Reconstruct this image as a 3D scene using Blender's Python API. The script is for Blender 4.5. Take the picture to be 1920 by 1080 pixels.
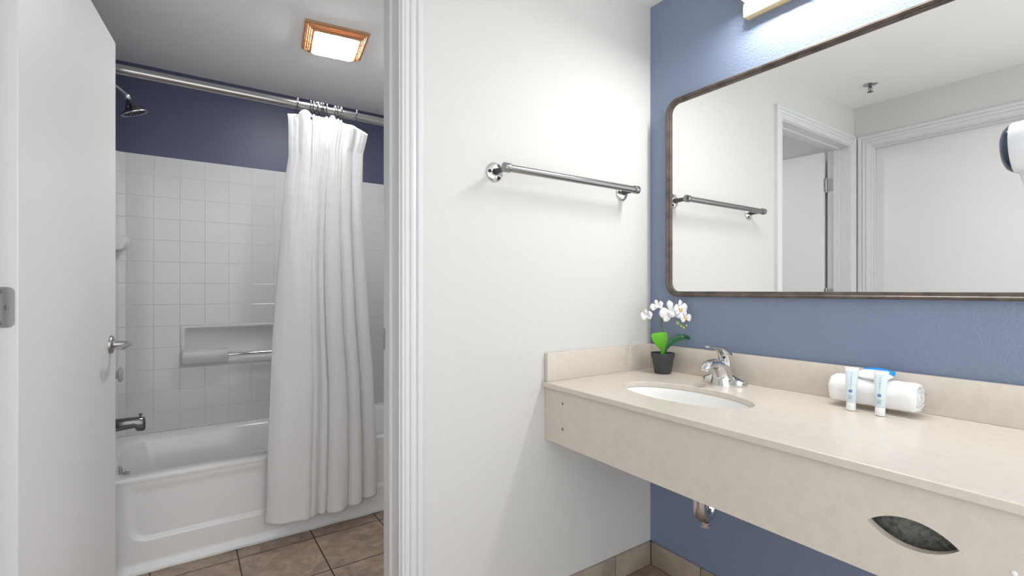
import bpy, bmesh, math, random
from mathutils import Vector, Matrix, noise

random.seed(7)
S = bpy.context.scene
C = S.collection
PI = math.pi
for o in list(bpy.data.objects):
    bpy.data.objects.remove(o)

# ------------------------------------------------------------------ camera, world, exposure
FPX, HY, YAW = 903.6, 543.2, math.radians(34.3365)
cam = bpy.data.cameras.new('camera')
cam.sensor_width = 36.0
cam.lens = FPX / 1920 * 36.0
cam.shift_y = -(540 - HY) / 1920
cam.clip_start = 0.05
co = bpy.data.objects.new('camera', cam)
C.objects.link(co)
co.location = (-1.698, -1.407, 1.2)
co.rotation_euler = (PI / 2, 0, -YAW)
S.camera = co

WORLD = 2.0         # even fill glow, added; enters where the shell stays open behind the camera
W = bpy.data.worlds.new('world')
S.world = W
W.use_nodes = True
W.node_tree.nodes['Background'].inputs[0].default_value = (0.965, 0.983, 1.0, 1)
W.node_tree.nodes['Background'].inputs[1].default_value = WORLD

S.view_settings.view_transform = 'Standard'
S.view_settings.look = 'None'
S.view_settings.gamma = 1
S.view_settings.use_curve_mapping = False
S.view_settings.exposure = 0.0
LAMP = 2.0          # front of the vanity lamp diffuser
LAMP_DOWN = 105.0    # extra glow added under the vanity lamp diffuser to light the wall below
FAN = 70.0           # bathroom ceiling lamp lens


# ------------------------------------------------------------------ materials
def srgb(r, g, b):
    return tuple(((c / 255) / 12.92 if c / 255 <= .04045 else ((c / 255 + .055) / 1.055) ** 2.4) for c in (r, g, b))


def mat(name, col, rough=.5, metal=0, spec=.5, bump=None, vary=None, speck=None, emit=None, trans=0, sss=0):
    m = bpy.data.materials.new(name)
    m.use_nodes = True
    nt = m.node_tree
    b = nt.nodes['Principled BSDF']
    b.inputs['Base Color'].default_value = (*col, 1)
    b.inputs['Roughness'].default_value = rough
    b.inputs['Metallic'].default_value = metal
    b.inputs['Specular IOR Level'].default_value = spec
    if trans:
        b.inputs['Transmission Weight'].default_value = trans
    if emit:
        b.inputs['Emission Color'].default_value = (*emit[0], 1)
        b.inputs['Emission Strength'].default_value = emit[1]
    tc = nt.nodes.new('ShaderNodeTexCoord')
    last = None
    if vary:                                    # (scale, amount, colour)
        n = nt.nodes.new('ShaderNodeTexNoise')
        n.inputs['Scale'].default_value = vary[0]
        n.inputs['Detail'].default_value = 5
        nt.links.new(tc.outputs['Object'], n.inputs['Vector'])
        r = nt.nodes.new('ShaderNodeValToRGB')
        r.color_ramp.elements[0].position = .35
        r.color_ramp.elements[0].color = (*vary[2], 1)
        r.color_ramp.elements[1].position = .35 + .3 * vary[1]
        r.color_ramp.elements[1].color = (*col, 1)
        nt.links.new(n.outputs['Fac'], r.inputs['Fac'])
        last = r.outputs['Color']
        nt.links.new(last, b.inputs['Base Color'])
    if speck:                                   # list of (scale, threshold, colour)
        for sc, th, c2 in speck:
            v = nt.nodes.new('ShaderNodeTexNoise')
            v.inputs['Scale'].default_value = sc
            v.inputs['Detail'].default_value = 2
            nt.links.new(tc.outputs['Object'], v.inputs['Vector'])
            r = nt.nodes.new('ShaderNodeValToRGB')
            r.color_ramp.elements[0].position = th
            r.color_ramp.elements[0].color = (0, 0, 0, 1)
            r.color_ramp.elements[1].position = th + .05
            r.color_ramp.elements[1].color = (1, 1, 1, 1)
            nt.links.new(v.outputs['Fac'], r.inputs['Fac'])
            mx = nt.nodes.new('ShaderNodeMix')
            mx.data_type = 'RGBA'
            nt.links.new(r.outputs['Color'], mx.inputs[0])
            if last is None:
                mx.inputs[6].default_value = (*col, 1)
            else:
                nt.links.new(last, mx.inputs[6])
            mx.inputs[7].default_value = (*c2, 1)
            last = mx.outputs[2]
        nt.links.new(last, b.inputs['Base Color'])
    if bump:                                    # list of (scale, strength, distance, detail)
        prev = None
        for sc, st, di, de in bump:
            n = nt.nodes.new('ShaderNodeTexNoise')
            n.inputs['Scale'].default_value = sc
            n.inputs['Detail'].default_value = de
            nt.links.new(tc.outputs['Object'], n.inputs['Vector'])
            bp = nt.nodes.new('ShaderNodeBump')
            bp.inputs['Strength'].default_value = st
            bp.inputs['Distance'].default_value = di
            nt.links.new(n.outputs['Fac'], bp.inputs['Height'])
            if prev:
                nt.links.new(prev, bp.inputs['Normal'])
            prev = bp.outputs['Normal']
        nt.links.new(prev, b.inputs['Normal'])
    return m


def floor_mat():
    m = mat('floor_tile', srgb(140, 124, 110), .45)
    nt = m.node_tree
    b = nt.nodes['Principled BSDF']
    tc = nt.nodes.new('ShaderNodeTexCoord')
    mp = nt.nodes.new('ShaderNodeMapping')
    mp.inputs['Location'].default_value = (1.173 + .32 * 10, -1.057 + .32 * 12, 0)
    nt.links.new(tc.outputs['Object'], mp.inputs['Vector'])
    br = nt.nodes.new('ShaderNodeTexBrick')
    br.offset = 0
    br.squash = 1
    br.inputs['Scale'].default_value = 1
    br.inputs['Brick Width'].default_value = .32
    br.inputs['Row Height'].default_value = .32
    br.inputs['Mortar Size'].default_value = .0032
    br.inputs['Mortar Smooth'].default_value = .1
    br.inputs['Bias'].default_value = -.3
    br.inputs['Color1'].default_value = (*srgb(172, 152, 136), 1)
    br.inputs['Color2'].default_value = (*srgb(162, 143, 128), 1)
    br.inputs['Mortar'].default_value = (*srgb(62, 48, 38), 1)
    nt.links.new(mp.outputs['Vector'], br.inputs['Vector'])
    n = nt.nodes.new('ShaderNodeTexNoise')
    n.inputs['Scale'].default_value = 14
    n.inputs['Detail'].default_value = 9
    n.inputs['Roughness'].default_value = .65
    n.inputs['Distortion'].default_value = 1.2
    nt.links.new(tc.outputs['Object'], n.inputs['Vector'])
    r = nt.nodes.new('ShaderNodeValToRGB')
    r.color_ramp.elements[0].position = .3
    r.color_ramp.elements[0].color = (.55, .55, .55, 1)
    r.color_ramp.elements[1].position = .7
    r.color_ramp.elements[1].color = (1.15, 1.12, 1.08, 1)
    nt.links.new(n.outputs['Fac'], r.inputs['Fac'])
    mx = nt.nodes.new('ShaderNodeMix')
    mx.data_type = 'RGBA'
    mx.blend_type = 'MULTIPLY'
    mx.inputs[0].default_value = 1
    nt.links.new(br.outputs['Color'], mx.inputs[6])
    nt.links.new(r.outputs['Color'], mx.inputs[7])
    nt.links.new(mx.outputs[2], b.inputs['Base Color'])
    bp = nt.nodes.new('ShaderNodeBump')
    bp.inputs['Strength'].default_value = .6
    bp.inputs['Distance'].default_value = .002
    bp.invert = True
    nt.links.new(br.outputs['Fac'], bp.inputs['Height'])
    b2 = nt.nodes.new('ShaderNodeBump')
    b2.inputs['Strength'].default_value = .35
    b2.inputs['Distance'].default_value = .002
    nt.links.new(n.outputs['Fac'], b2.inputs['Height'])
    nt.links.new(bp.outputs['Normal'], b2.inputs['Normal'])
    nt.links.new(b2.outputs['Normal'], b.inputs['Normal'])
    return m


ORANGE_PEEL = [(130, .45, .0032, 3), (300, .2, .0012, 2)]
M = {
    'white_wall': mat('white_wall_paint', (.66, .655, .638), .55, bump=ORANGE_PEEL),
    'bounce_white': mat('white_bounce_paint', (.90, .90, .895), .55, bump=ORANGE_PEEL),  # wall white made paler so the bathroom bounces more light
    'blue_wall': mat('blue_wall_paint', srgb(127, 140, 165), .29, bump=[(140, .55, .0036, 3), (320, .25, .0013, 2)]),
    'dimmed_blue': mat('dimmed_blue_wall_paint', srgb(82, 86, 112), .4, bump=ORANGE_PEEL),  # wall blue darkened and greyed: dim bathroom light put into the colour
    'ceiling': mat('ceiling_paint', (.90, .897, .885), .7, bump=[(120, .15, .002, 2)]),
    'trim': mat('white_trim_paint', (.70, .705, .715), .35),
    'door': mat('white_door_paint', (.81, .81, .81), .4),
    'floor': floor_mat(),
    'base_tile': mat('baseboard_tile', srgb(172, 160, 146), .4, vary=(16, .9, srgb(155, 143, 130)), bump=[(60, .1, .001, 3)]),
    'grout': mat('dark_grout', srgb(80, 68, 58), .9),
    'tile': mat('white_glazed_tile', (.68, .68, .685), .16),
    'tub': mat('white_tub_enamel', (.89, .89, .89), .14),
    'quartz': mat('speckled_beige_quartz', srgb(213, 205, 195), .22, vary=(40, .8, srgb(209, 201, 190)),
                  speck=[(420, .67, srgb(184, 173, 161)), (260, .70, srgb(216, 208, 198))]),
    'porcelain': mat('white_porcelain', (.86, .86, .84), .08),
    'chrome': mat('chrome', (.64, .64, .65), .07, 1),
    'dark_chrome': mat('dark_chrome', (.18, .18, .185), .16, 1),
    'rod': mat('greyed_chrome_rod', (.42, .42, .42), .2, 1),  # chrome darkened in its base colour for the grey it reflects
    'hook': mat('dark_wire', (.09, .09, .095), .3, 1),
    'steel': mat('brushed_steel', (.31, .31, .31), .26, 1),
    'bright_steel': mat('bright_steel', (.68, .68, .68), .25, 1),
    'satin': mat('satin_nickel', (.48, .48, .48), .28, 1),
    'frame': mat('bronze_mirror_frame', srgb(104, 94, 87), .4, .35, vary=(25, .8, srgb(80, 72, 67))),
    'mirror': mat('mirror_silver', (.93, .94, .935), .0, 1),
    'cloth': mat('white_curtain_cloth', (.80, .80, .80), .85, bump=[(24, .4, .007, 5), (700, .1, .0006, 1)]),
    'terry': mat('white_terry', (.93, .93, .925), .95, bump=[(520, .55, .003, 3), (60, .3, .003, 2)]),
    'brass': mat('cream_brass', srgb(236, 216, 170), .4, .1),
    'lamp': mat('lamp_diffuser', (.95, .95, .95), .4, emit=((1.0, .975, .93), LAMP)),
    'lamp_down': mat('lamp_down_boost', (.95, .95, .95), .4, emit=((1.0, .985, .95), LAMP_DOWN)),
    'endcap': mat('white_lamp_cap', (.9, .9, .9), .4),
    'fan_lens': mat('fan_lamp_lens', (.95, .95, .95), .4, emit=((.98, .99, 1.0), FAN)),
    'fan_glow_tint': mat('glow_tinted_fan_grille', srgb(206, 160, 120), .45),  # warm lamp glow through beige plastic, put into the base colour
    'fan_recess_tint': mat('glow_tinted_fan_recess', srgb(190, 146, 106), .6),  # same glow tint for the plate behind the slats
    'pot': mat('charcoal_pot', srgb(62, 62, 64), .45),
    'soil': mat('dark_moss', srgb(40, 36, 30), .95, bump=[(150, 1, .005, 3)]),
    'stem': mat('green_stem', srgb(98, 118, 66), .5),
    'leaf_light': mat('bright_green_leaf', srgb(92, 170, 24), .45),
    'leaf_dark': mat('dark_green_leaf', srgb(30, 96, 56), .3),
    'petal': mat('white_petal', (.86, .86, .87), .55),
    'petal_back': mat('pale_petal', (.80, .79, .80), .6),
    'lip': mat('yellow_orchid_lip', srgb(226, 190, 110), .5, vary=(160, .5, srgb(160, 90, 130))),
    'bud': mat('green_bud', srgb(176, 200, 120), .5),
    'tube': mat('pale_blue_tube', srgb(218, 233, 238), .3),
    'tube_white': mat('white_tube_cap', (.86, .87, .88), .3),
    'ink_blue': mat('lavender_blue_ink', srgb(110, 128, 190), .5),
    'ink_grey': mat('grey_ink', srgb(110, 126, 140), .5),
    'wrap_white': mat('white_wrapper', (.88, .87, .88), .3, bump=[(60, .5, .004, 3)]),
    'wrap_blue': mat('blue_wrapper', srgb(10, 140, 230), .3),
    'rubber': mat('dark_nozzles', srgb(30, 30, 32), .5),
    'black': mat('black_plastic', srgb(24, 24, 26), .4),
    'recess': mat('grey_green_stone', srgb(128, 130, 122), .5, vary=(120, .9, srgb(84, 86, 80))),
    'dryer': mat('silver_white_plastic', (.72, .74, .77), .22),
    'dryer_dark': mat('dark_blue_gloss', srgb(46, 60, 76), .12, .4),
    'caulk': mat('white_caulk', (.8, .79, .76), .6),
}


# ------------------------------------------------------------------ mesh helpers
def nb():
    return bmesh.new()


def obj(name, bm, m, parent=None, smooth=True, angle=40):
    me = bpy.data.meshes.new(name)
    bmesh.ops.recalc_face_normals(bm, faces=bm.faces)
    bm.to_mesh(me)
    bm.free()
    if smooth:
        me.shade_smooth()
        me.set_sharp_from_angle(angle=math.radians(angle))
    for mm in (m if isinstance(m, list) else [m]):
        me.materials.append(M[mm] if isinstance(mm, str) else mm)
    o = bpy.data.objects.new(name, me)
    C.objects.link(o)
    if parent:
        o.parent = parent
        o.matrix_parent_inverse = parent.matrix_basis.inverted()
    return o


def thing(name, label, cat, loc=(0, 0, 0), group=None):
    o = bpy.data.objects.new(name, None)
    C.objects.link(o)
    o.empty_display_size = .05
    o.location = loc
    o['label'] = label
    o['category'] = cat
    if group:
        o['group'] = group
    return o


def tag(o, label, cat, group=None):
    o['label'] = label
    o['category'] = cat
    if group:
        o['group'] = group
    return o


def struct(o):
    o['kind'] = 'structure'
    return o


def box(bm, lo, hi, bev=0, seg=2, mtx=None):
    r = bmesh.ops.create_cube(bm, size=1)
    vs = r['verts']
    for v in vs:
        v.co = Vector([lo[i] + (v.co[i] + .5) * (hi[i] - lo[i]) for i in range(3)])
    if bev:
        es = list({e for v in vs for e in v.link_edges})
        r = bmesh.ops.bevel(bm, geom=es, offset=bev, segments=seg, profile=.5, affect='EDGES')
        vs = list({v for f in r['faces'] for v in f.verts} | {v for v in vs if v.is_valid})
    if mtx:
        bmesh.ops.transform(bm, matrix=mtx, verts=vs)
    return vs


def frame_axes(d, up=None):
    d = Vector(d).normalized()
    u = Vector(up) if up else (Vector((0, 0, 1)) if abs(d.z) < .9 else Vector((1, 0, 0)))
    a = u.cross(d).normalized()
    return a, d.cross(a).normalized(), d


def loft(bm, rings, cap0=True, cap1=True, closed=True, loop=False):
    R = [[bm.verts.new(p) for p in r] for r in rings]
    n = len(R[0])
    for i in range(len(R) if loop else len(R) - 1):
        A, B = R[i], R[(i + 1) % len(R)]
        for j in range(n if closed else n - 1):
            k = (j + 1) % n
            bm.faces.new((A[j], A[k], B[k], B[j]))
    if not loop:
        if cap0:
            bm.faces.new(R[0][::-1])
        if cap1:
            bm.faces.new(R[-1])
    return R


def lathe(bm, prof, origin, axis, seg=32, cap0=True, cap1=True):
    a, b, d = frame_axes(axis)
    o = Vector(origin)
    rings = []
    for r, h in prof:
        rings.append([o + d * h + (a * math.cos(t) + b * math.sin(t)) * max(r, 1e-5)
                      for t in (2 * PI * k / seg for k in range(seg))])
    loft(bm, rings, cap0, cap1)


def cyl(bm, p0, p1, r, r2=None, seg=24, bev=0):
    p0, p1 = Vector(p0), Vector(p1)
    L = (p1 - p0).length
    r2 = r if r2 is None else r2
    pr = [(r, 0), (r2, L)] if not bev else [(r - bev, 0), (r - .3 * bev, .3 * bev), (r, bev), (r2, L - bev), (r2 - .3 * bev, L - .3 * bev), (r2 - bev, L)]
    lathe(bm, pr, p0, p1 - p0, seg)


def tube(bm, pts, r, seg=12, caps=True, flat=None, up=None):
    """swept tube; r scalar or list; flat = list of (ra, rb) half sizes"""
    pts = [Vector(p) for p in pts]
    rings = []
    prev = None
    for i, p in enumerate(pts):
        d = (pts[min(i + 1, len(pts) - 1)] - pts[max(i - 1, 0)]).normalized()
        if prev is None:
            a, b, _ = frame_axes(d, up)
        else:
            a = (prev - d * prev.dot(d)).normalized()
            b = d.cross(a)
        prev = a
        ra, rb = flat[i] if flat else ((r[i], r[i]) if isinstance(r, (list, tuple)) else (r, r))
        rings.append([p + a * ra * math.cos(t) + b * rb * math.sin(t) for t in (2 * PI * k / seg for k in range(seg))])
    loft(bm, rings, caps, caps)


def spline(pts, n=8):
    pts = [Vector(p) for p in pts]
    out = []
    P = [pts[0]] + pts + [pts[-1]]
    for i in range(len(pts) - 1):
        p0, p1, p2, p3 = P[i:i + 4]
        for k in range(n):
            t = k / n
            out.append(.5 * ((2 * p1) + (p2 - p0) * t + (2 * p0 - 5 * p1 + 4 * p2 - p3) * t * t + (3 * p1 - p0 - 3 * p2 + p3) * t ** 3))
    out.append(pts[-1])
    return out


def lerp(a, b, t):
    return a + (b - a) * t


def sstep(a, b, x):
    t = min(1, max(0, (x - a) / (b - a)))
    return t * t * (3 - 2 * t)


def interp(tab, x):
    if x <= tab[0][0]:
        return tab[0][1]
    for (a, va), (b, vb) in zip(tab, tab[1:]):
        if x <= b:
            return lerp(va, vb, (x - a) / (b - a))
    return tab[-1][1]


def plate(bm, outer, holes, fmap, thick):
    """flat plate with holes: 2D loops through fmap, thickened by vector thick"""
    edges = []
    for lp in [outer] + holes:
        vs = [bm.verts.new(fmap(*p)) for p in lp]
        edges += [bm.edges.new((vs[i], vs[(i + 1) % len(vs)])) for i in range(len(vs))]
    r = bmesh.ops.triangle_fill(bm, use_beauty=True, use_dissolve=False, edges=edges)
    fs = [f for f in r['geom'] if isinstance(f, bmesh.types.BMFace)]
    e = bmesh.ops.extrude_face_region(bm, geom=fs)
    bmesh.ops.translate(bm, vec=Vector(thick), verts=[v for v in e['geom'] if isinstance(v, bmesh.types.BMVert)])


def rrect(x0, x1, y0, y1, r, seg=8):
    out = []
    for cx, cy, a0 in ((x1 - r, y1 - r, 0), (x0 + r, y1 - r, 90), (x0 + r, y0 + r, 180), (x1 - r, y0 + r, 270)):
        for k in range(seg + 1):
            a = math.radians(a0 + 90 * k / seg)
            out.append((cx + r * math.cos(a), cy + r * math.sin(a)))
    return out


def ellipse(cx, cy, a, b, n=64):
    return [(cx + a * math.cos(2 * PI * k / n), cy + b * math.sin(2 * PI * k / n)) for k in range(n)]


# ------------------------------------------------------------------ room shell
XL = -2.134                 # left wall of the vanity room
CEIL = 2.44
YB = 1.937                  # far wall of the bathroom
XJL, XJR, ZJ = -2.055, -1.155, 2.17     # bathroom doorway, finished
D2A, D2B, ZD2 = -.10, -1.00, 2.16       # second door, in the left wall

bm = nb(); box(bm, (-2.3, -2.3, -.1), (.12, 2.1, 0)); struct(obj('floor', bm, 'floor', smooth=False))
bm = nb(); box(bm, (-2.3, -2.3, CEIL), (.12, 2.1, CEIL + .1)); struct(obj('ceiling', bm, 'ceiling', smooth=False))
bm = nb(); box(bm, (0, -1.9, 0), (.12, .13, CEIL)); struct(obj('wall_right', bm, 'blue_wall', smooth=False))
bm = nb()
plate(bm, [(XL, 0), (XJL - .02, 0), (XJL - .02, ZJ + .02), (XJR + .02, ZJ + .02), (XJR + .02, 0), (0, 0), (0, CEIL), (XL, CEIL)], [],
      lambda x, z: (x, 0, z), (0, .13, 0))
wb = struct(obj('wall_back', bm, ['white_wall', 'bounce_white'], smooth=False))
for p in wb.data.polygons:                     # paler white on its bathroom face, to bounce more light there
    p.material_index = 1 if p.normal.y > .5 else 0
bm = nb()
plate(bm, [(-1.35, 0), (D2B - .02, 0), (D2B - .02, ZD2 + .02), (D2A + .02, ZD2 + .02), (D2A + .02, 0), (.07, 0), (.07, CEIL), (-1.35, CEIL)], [],
      lambda y, z: (XL, y, z), (-.13, 0, 0))
struct(obj('wall_left', bm, 'white_wall', smooth=False))
bm = nb(); box(bm, (XL - .13, .07, 0), (XL, 2.1, CEIL)); struct(obj('wall_west', bm, 'bounce_white', smooth=False))
bm = nb()
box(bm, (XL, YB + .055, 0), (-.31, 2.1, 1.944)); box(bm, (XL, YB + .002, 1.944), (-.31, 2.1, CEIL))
struct(obj('wall_far', bm, 'dimmed_blue', smooth=False))
bm = nb(); box(bm, (-.425, .13, 0), (-.31, YB + .002, CEIL)); struct(obj('wall_inner', bm, 'bounce_white', smooth=False))
bm = nb(); box(bm, (XL, 1.15, 0), (-2.024, YB + .002, CEIL)); struct(obj('wall_alcove', bm, 'dimmed_blue', smooth=False))


def casing(name, a, b, zt, fm, prof, back):
    """door casing swept round an opening; fm(u, depth, z) -> world"""
    rings = []
    for d, out in prof:
        rings.append([fm(b + d, out, 0), fm(b + d, out, zt + d), fm(a - d, out, zt + d), fm(a - d, out, 0)])
    bm = nb()
    R = [[bm.verts.new(p) for p in r] for r in rings]
    n = len(R)
    for i in range(n):
        A, B = R[i], R[(i + 1) % n]
        for j in range(3):
            bm.faces.new((A[j], A[j + 1], B[j + 1], B[j]))
    bm.faces.new([r[0] for r in R]); bm.faces.new([r[3] for r in R][::-1])
    # jamb lining
    for lo, hi in ((( b, -.002, 0), (b + .02, back, zt)), ((a - .02, -.002, 0), (a, back, zt)), ((a - .02, -.002, zt), (b + .02, back, zt + .02))):
        p, q = fm(*lo), fm(*hi)
        box(bm, [min(p[i], q[i]) for i in range(3)], [max(p[i], q[i]) for i in range(3)])
    return bm


PROF = [(.006, 0), (.006, -.009), (.008, -.011), (.015, -.011), (.017, -.014), (.027, -.0145), (.0285, -.0115), (.031, -.0115), (.033, -.016),
        (.040, -.0185), (.048, -.0165), (.053, -.0135), (.055, -.019), (.058, -.0205), (.068, -.0205), (.073, -.018), (.074, 0)]
bm = casing('trim', XJL, XJR, ZJ, lambda u, d, z: (u, d, z), PROF, .132)
# door stop on the jamb
box(bm, (XJR - .009, .055, 0), (XJR, .092, ZJ - .009)); box(bm, (XJL, .055, 0), (XJL + .009, .092, ZJ - .009)); box(bm, (XJL + .009, .055, ZJ - .009), (XJR - .009, .092, ZJ))
t1 = struct(obj('trim_1', bm, 'trim', smooth=True, angle=25))
bm = nb(); box(bm, (XJR - .0015, .094, 1.005), (XJR, .134, 1.075), .0005); box(bm, (XJR - .002, .131, 1.012), (XJR + .012, .137, 1.068), .001)
obj('strike_plate', bm, 'satin', t1)
bm = casing('trim', D2B, D2A, ZD2, lambda u, d, z: (XL - d, u, z), PROF, .12)
box(bm, (XL - .045, D2A - .012, 0), (XL - .022, D2A, ZD2)); box(bm, (XL - .045, D2B, 0), (XL - .022, D2B + .012, ZD2)); box(bm, (XL - .045, D2B + .012, ZD2 - .012), (XL - .022, D2A - .012, ZD2))
struct(obj('trim_2', bm, 'trim', smooth=True, angle=25))
bm = nb(); box(bm, (XL - .088, D2B + .003, .01), (XL - .046, D2A - .003, ZD2 - .003), .002)
struct(obj('door_2', bm, 'door'))

# bathroom door, swung open into the bathroom
A = Vector((-2.009, .140, 0)); B = Vector((-1.913, 1.000, 0))
dd = (B - A).normalized(); nn = Vector((dd.y, -dd.x, 0))          # nn points to +x, the face we see
DW = (B - A).length
Md = Matrix(((dd.x, nn.x, 0, A.x), (dd.y, nn.y, 0, A.y), (0, 0, 1, 0), (0, 0, 0, 1)))
bm = nb(); box(bm, (0, -.040, .012), (DW, 0, 2.155), .0015, 1, Md)
door = struct(obj('door_1', bm, 'door'))
for hz in (.30, 1.160, 1.93):
    bm = nb()
    plate(bm, [(-.001, hz - .046), (-.001, hz + .046)][::-1] and rrect(-.045, -.005, hz - .046, hz + .046, .012, 6), [],
          lambda u, z: Md @ Vector((.0002, u, z)), -dd * .0022)
    pin = Md @ Vector((-.004, -.047, 0))
    cyl(bm, (pin.x, pin.y, hz - .048), (pin.x, pin.y, hz + .048), .0055, seg=16)
    lathe(bm, [(.0062, 0), (.0062, .003), (.003, .007)], (pin.x, pin.y, hz + .048), (0, 0, 1), 16)
    plate(bm, rrect(.094, .132, hz - .046, hz + .046, .012, 6), [], lambda y, z: (XJL - .0005, y, z), (.0022, 0, 0))
    h = obj('hinge', bm, 'satin', door)
    for u, z in ((-.031, .036), (-.020, 0), (-.031, -.036)):
        bm = nb()
        p = Md @ Vector((-.002, u, hz + z))
        lathe(bm, [(.0056, 0), (.0052, .0010), (.0026, .0013), (.0018, .0003)], p, -dd, 16)
        obj('hinge_screw', bm, 'steel', h)
hz, hu = .995, DW - .075
bm = nb()
lathe(bm, [(.034, 0), (.034, .004), (.031, .008), (.014, .011), (.0125, .014), (.0115, .045)], Md @ Vector((hu, 0, hz)), nn, 28)
hd = obj('door_handle', bm, 'satin', door)
bm = nb()
pts = spline([(hu + .012, .050, hz), (hu - .005, .054, hz), (hu - .03, .056, hz), (hu - .08, .054, hz - .003), (hu - .112, .047, hz - .005)], 5)
tube(bm, [Md @ p for p in pts], .01, 14, flat=[(.011 if i else .006, .0075 if i else .004) for i in range(len(pts))], up=(0, 0, 1))
obj('lever', bm, 'satin', hd)

# baseboards of floor tile
bm = nb()
xs = [-1.080, -.867, -.547, -.227, -.0105]
for a, b in zip(xs, xs[1:]):
    box(bm, (a + .0015, -.011, .002), (b - .0015, -.0005, .100), .0018, 2)
bb = struct(obj('baseboard_back', bm, 'base_tile'))
bm = nb(); box(bm, (-1.08, -.0095, 0), (-.009, -.0003, .099)); obj('grout', bm, 'grout', bb, False)
bm = nb()
ys = [-.0125, -.255, -.575, -.895, -1.215, -1.498]
for a, b in zip(ys, ys[1:]):
    box(bm, (-.011, b + .0015, .002), (-.0005, a - .0015, .100), .0018, 2)
bb = struct(obj('baseboard_right', bm, 'base_tile'))
bm = nb(); box(bm, (-.0095, -1.498, 0), (-.0003, -.0005, .099)); obj('grout', bm, 'grout', bb, False)


# ------------------------------------------------------------------ bathtub
TX0, TX1, TY0, TZ = -2.020, -.428, 1.160, .405
TYB = 1.934
tub = thing('bathtub', 'white enamel bathtub with recessed front panel behind the shower curtain', 'bathtub', ((TX0 + TX1) / 2, 1.55, 0))
bm = nb()


def rr3(x0, x1, y0, y1, r, z, seg=8):
    return [(x, y, z) for x, y in rrect(x0, x1, y0, y1, r, seg)]


rings = [rr3(TX0, TX1, TY0 + .06, TYB, .012, .30), rr3(TX0, TX1, TY0 + .03, TYB, .012, .37), rr3(TX0, TX1, TY0 + .012, TYB, .012, TZ - .012), rr3(TX0 + .004, TX1 - .004, TY0 + .014, TYB - .002, .012, TZ),
         rr3(TX0 + .052, TX1 - .06, TY0 + .066, TYB - .085, .10, TZ + .001), rr3(TX0 + .064, TX1 - .07, TY0 + .078, TYB - .096, .105, TZ - .005),
         rr3(TX0 + .072, TX1 - .085, TY0 + .088, TYB - .104, .11, TZ - .022), rr3(TX0 + .10, TX1 - .17, TY0 + .10, TYB - .118, .12, .22),
         rr3(TX0 + .13, TX1 - .25, TY0 + .115, TYB - .135, .13, .12), rr3(TX0 + .17, TX1 - .32, TY0 + .16, TYB - .18, .12, .085)]
loft(bm, rings, cap0=False)
obj('basin', bm, 'tub', tub, angle=60)
# apron: displaced grid with rounded recess and flared foot
bm = nb()
NX, NZ = 150, 64
px0, px1, pz0, pz1, pr = -1.882, -.566, .134, .50, .06
R = []
for j in range(NZ + 1):
    z = TZ * j / NZ
    row = []
    for i in range(NX + 1):
        x = lerp(TX0, TX1, i / NX)
        y = TY0 + .004
        y -= .012 * (1 - sstep(.0, .05, z))                       # foot flare
        if z > TZ - .026:                                         # rolled rim
            y -= .006 * math.sin(min(1, (z - (TZ - .026)) / .018) * PI / 2)
        if z > TZ - .010:
            y += .016 * (1 - math.sqrt(max(0, 1 - ((z - TZ + .010) / .010) ** 2)))
        qx = abs(x - (px0 + px1) / 2) - ((px1 - px0) / 2 - pr); qz = abs(z - (pz0 + pz1) / 2) - ((pz1 - pz0) / 2 - pr)
        sd = min(max(qx, qz), 0) + math.hypot(max(qx, 0), max(qz, 0)) - pr
        y += .011 * (1 - sstep(-.011, .0, sd)) * (1 - sstep(.33, .375, z))
        row.append(bm.verts.new((x, y, z)))
    R.append(row)
for j in range(NZ):
    for i in range(NX):
        bm.faces.new((R[j][i], R[j][i + 1], R[j + 1][i + 1], R[j + 1][i]))
back = [[bm.verts.new((x, TY0 + .08, z)) for x in (TX0, TX1)] for z in (0, TZ - .03)]
bm.faces.new(R[0] + back[0][::-1]); bm.faces.new(back[0] + back[1][::-1])
obj('apron', bm, 'tub', tub, angle=60)
bm = nb()
tube(bm, [(x, TY0 - .0085 + .0014 * noise.noise((x * 14, 0, 0)), .004 + .003 * noise.noise((x * 9, 5, 0))) for x in [lerp(TX0 + .01, TX1 - .01, k / 90) for k in range(91)]], .0055, 8)
obj('caulk_bead', bm, 'caulk', tub)
bm = nb(); lathe(bm, [(.036, 0), (.036, .004), (.030, .010), (.012, .013), (.001, .0135)], (TX0 + .083, 1.50, .335), (1, 0, .22), 28)
ov = obj('overflow_cover', bm, 'chrome', tub)
bm = nb(); box(bm, (TX0 + .092, 1.494, .318), (TX0 + .114, 1.506, .350), .003); obj('trip_lever', bm, 'chrome', ov)

# ------------------------------------------------------------------ tiled surround
sur = thing('tub_surround', 'white square tile surround with moulded niche on the wall above the bathtub', 'wall tiling', ((TX0 + TX1) / 2, YB, .42))
YF = YB - .004             # tile face plane of the far wall
XLW, XRW, CR = -2.016, -.433, .06


def spath(s):
    """arc-length path: left wall -> cove -> far wall -> cove -> right wall. s = 0 at the far-wall end of the left cove"""
    Lb = (XRW - CR) - (XLW + CR); arc = CR * PI / 2
    if s < -arc:
        return Vector((XLW, YF - CR + (s + arc), 0)), Vector((1, 0, 0))
    if s < 0:
        a = PI / 2 * (-s / arc)
        return Vector((XLW + CR - CR * math.sin(a), YF - CR + CR * math.cos(a), 0)), Vector((math.sin(a), -math.cos(a), 0))
    if s < Lb:
        return Vector((XLW + CR + s, YF, 0)), Vector((0, -1, 0))
    if s < Lb + arc:
        a = PI / 2 * ((s - Lb) / arc)
        return Vector((XRW - CR + CR * math.sin(a), YF - CR + CR * math.cos(a), 0)), Vector((-math.sin(a), -math.cos(a), 0))
    return Vector((XRW, YF - CR - (s - Lb - arc), 0)), Vector((-1, 0, 0))


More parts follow.
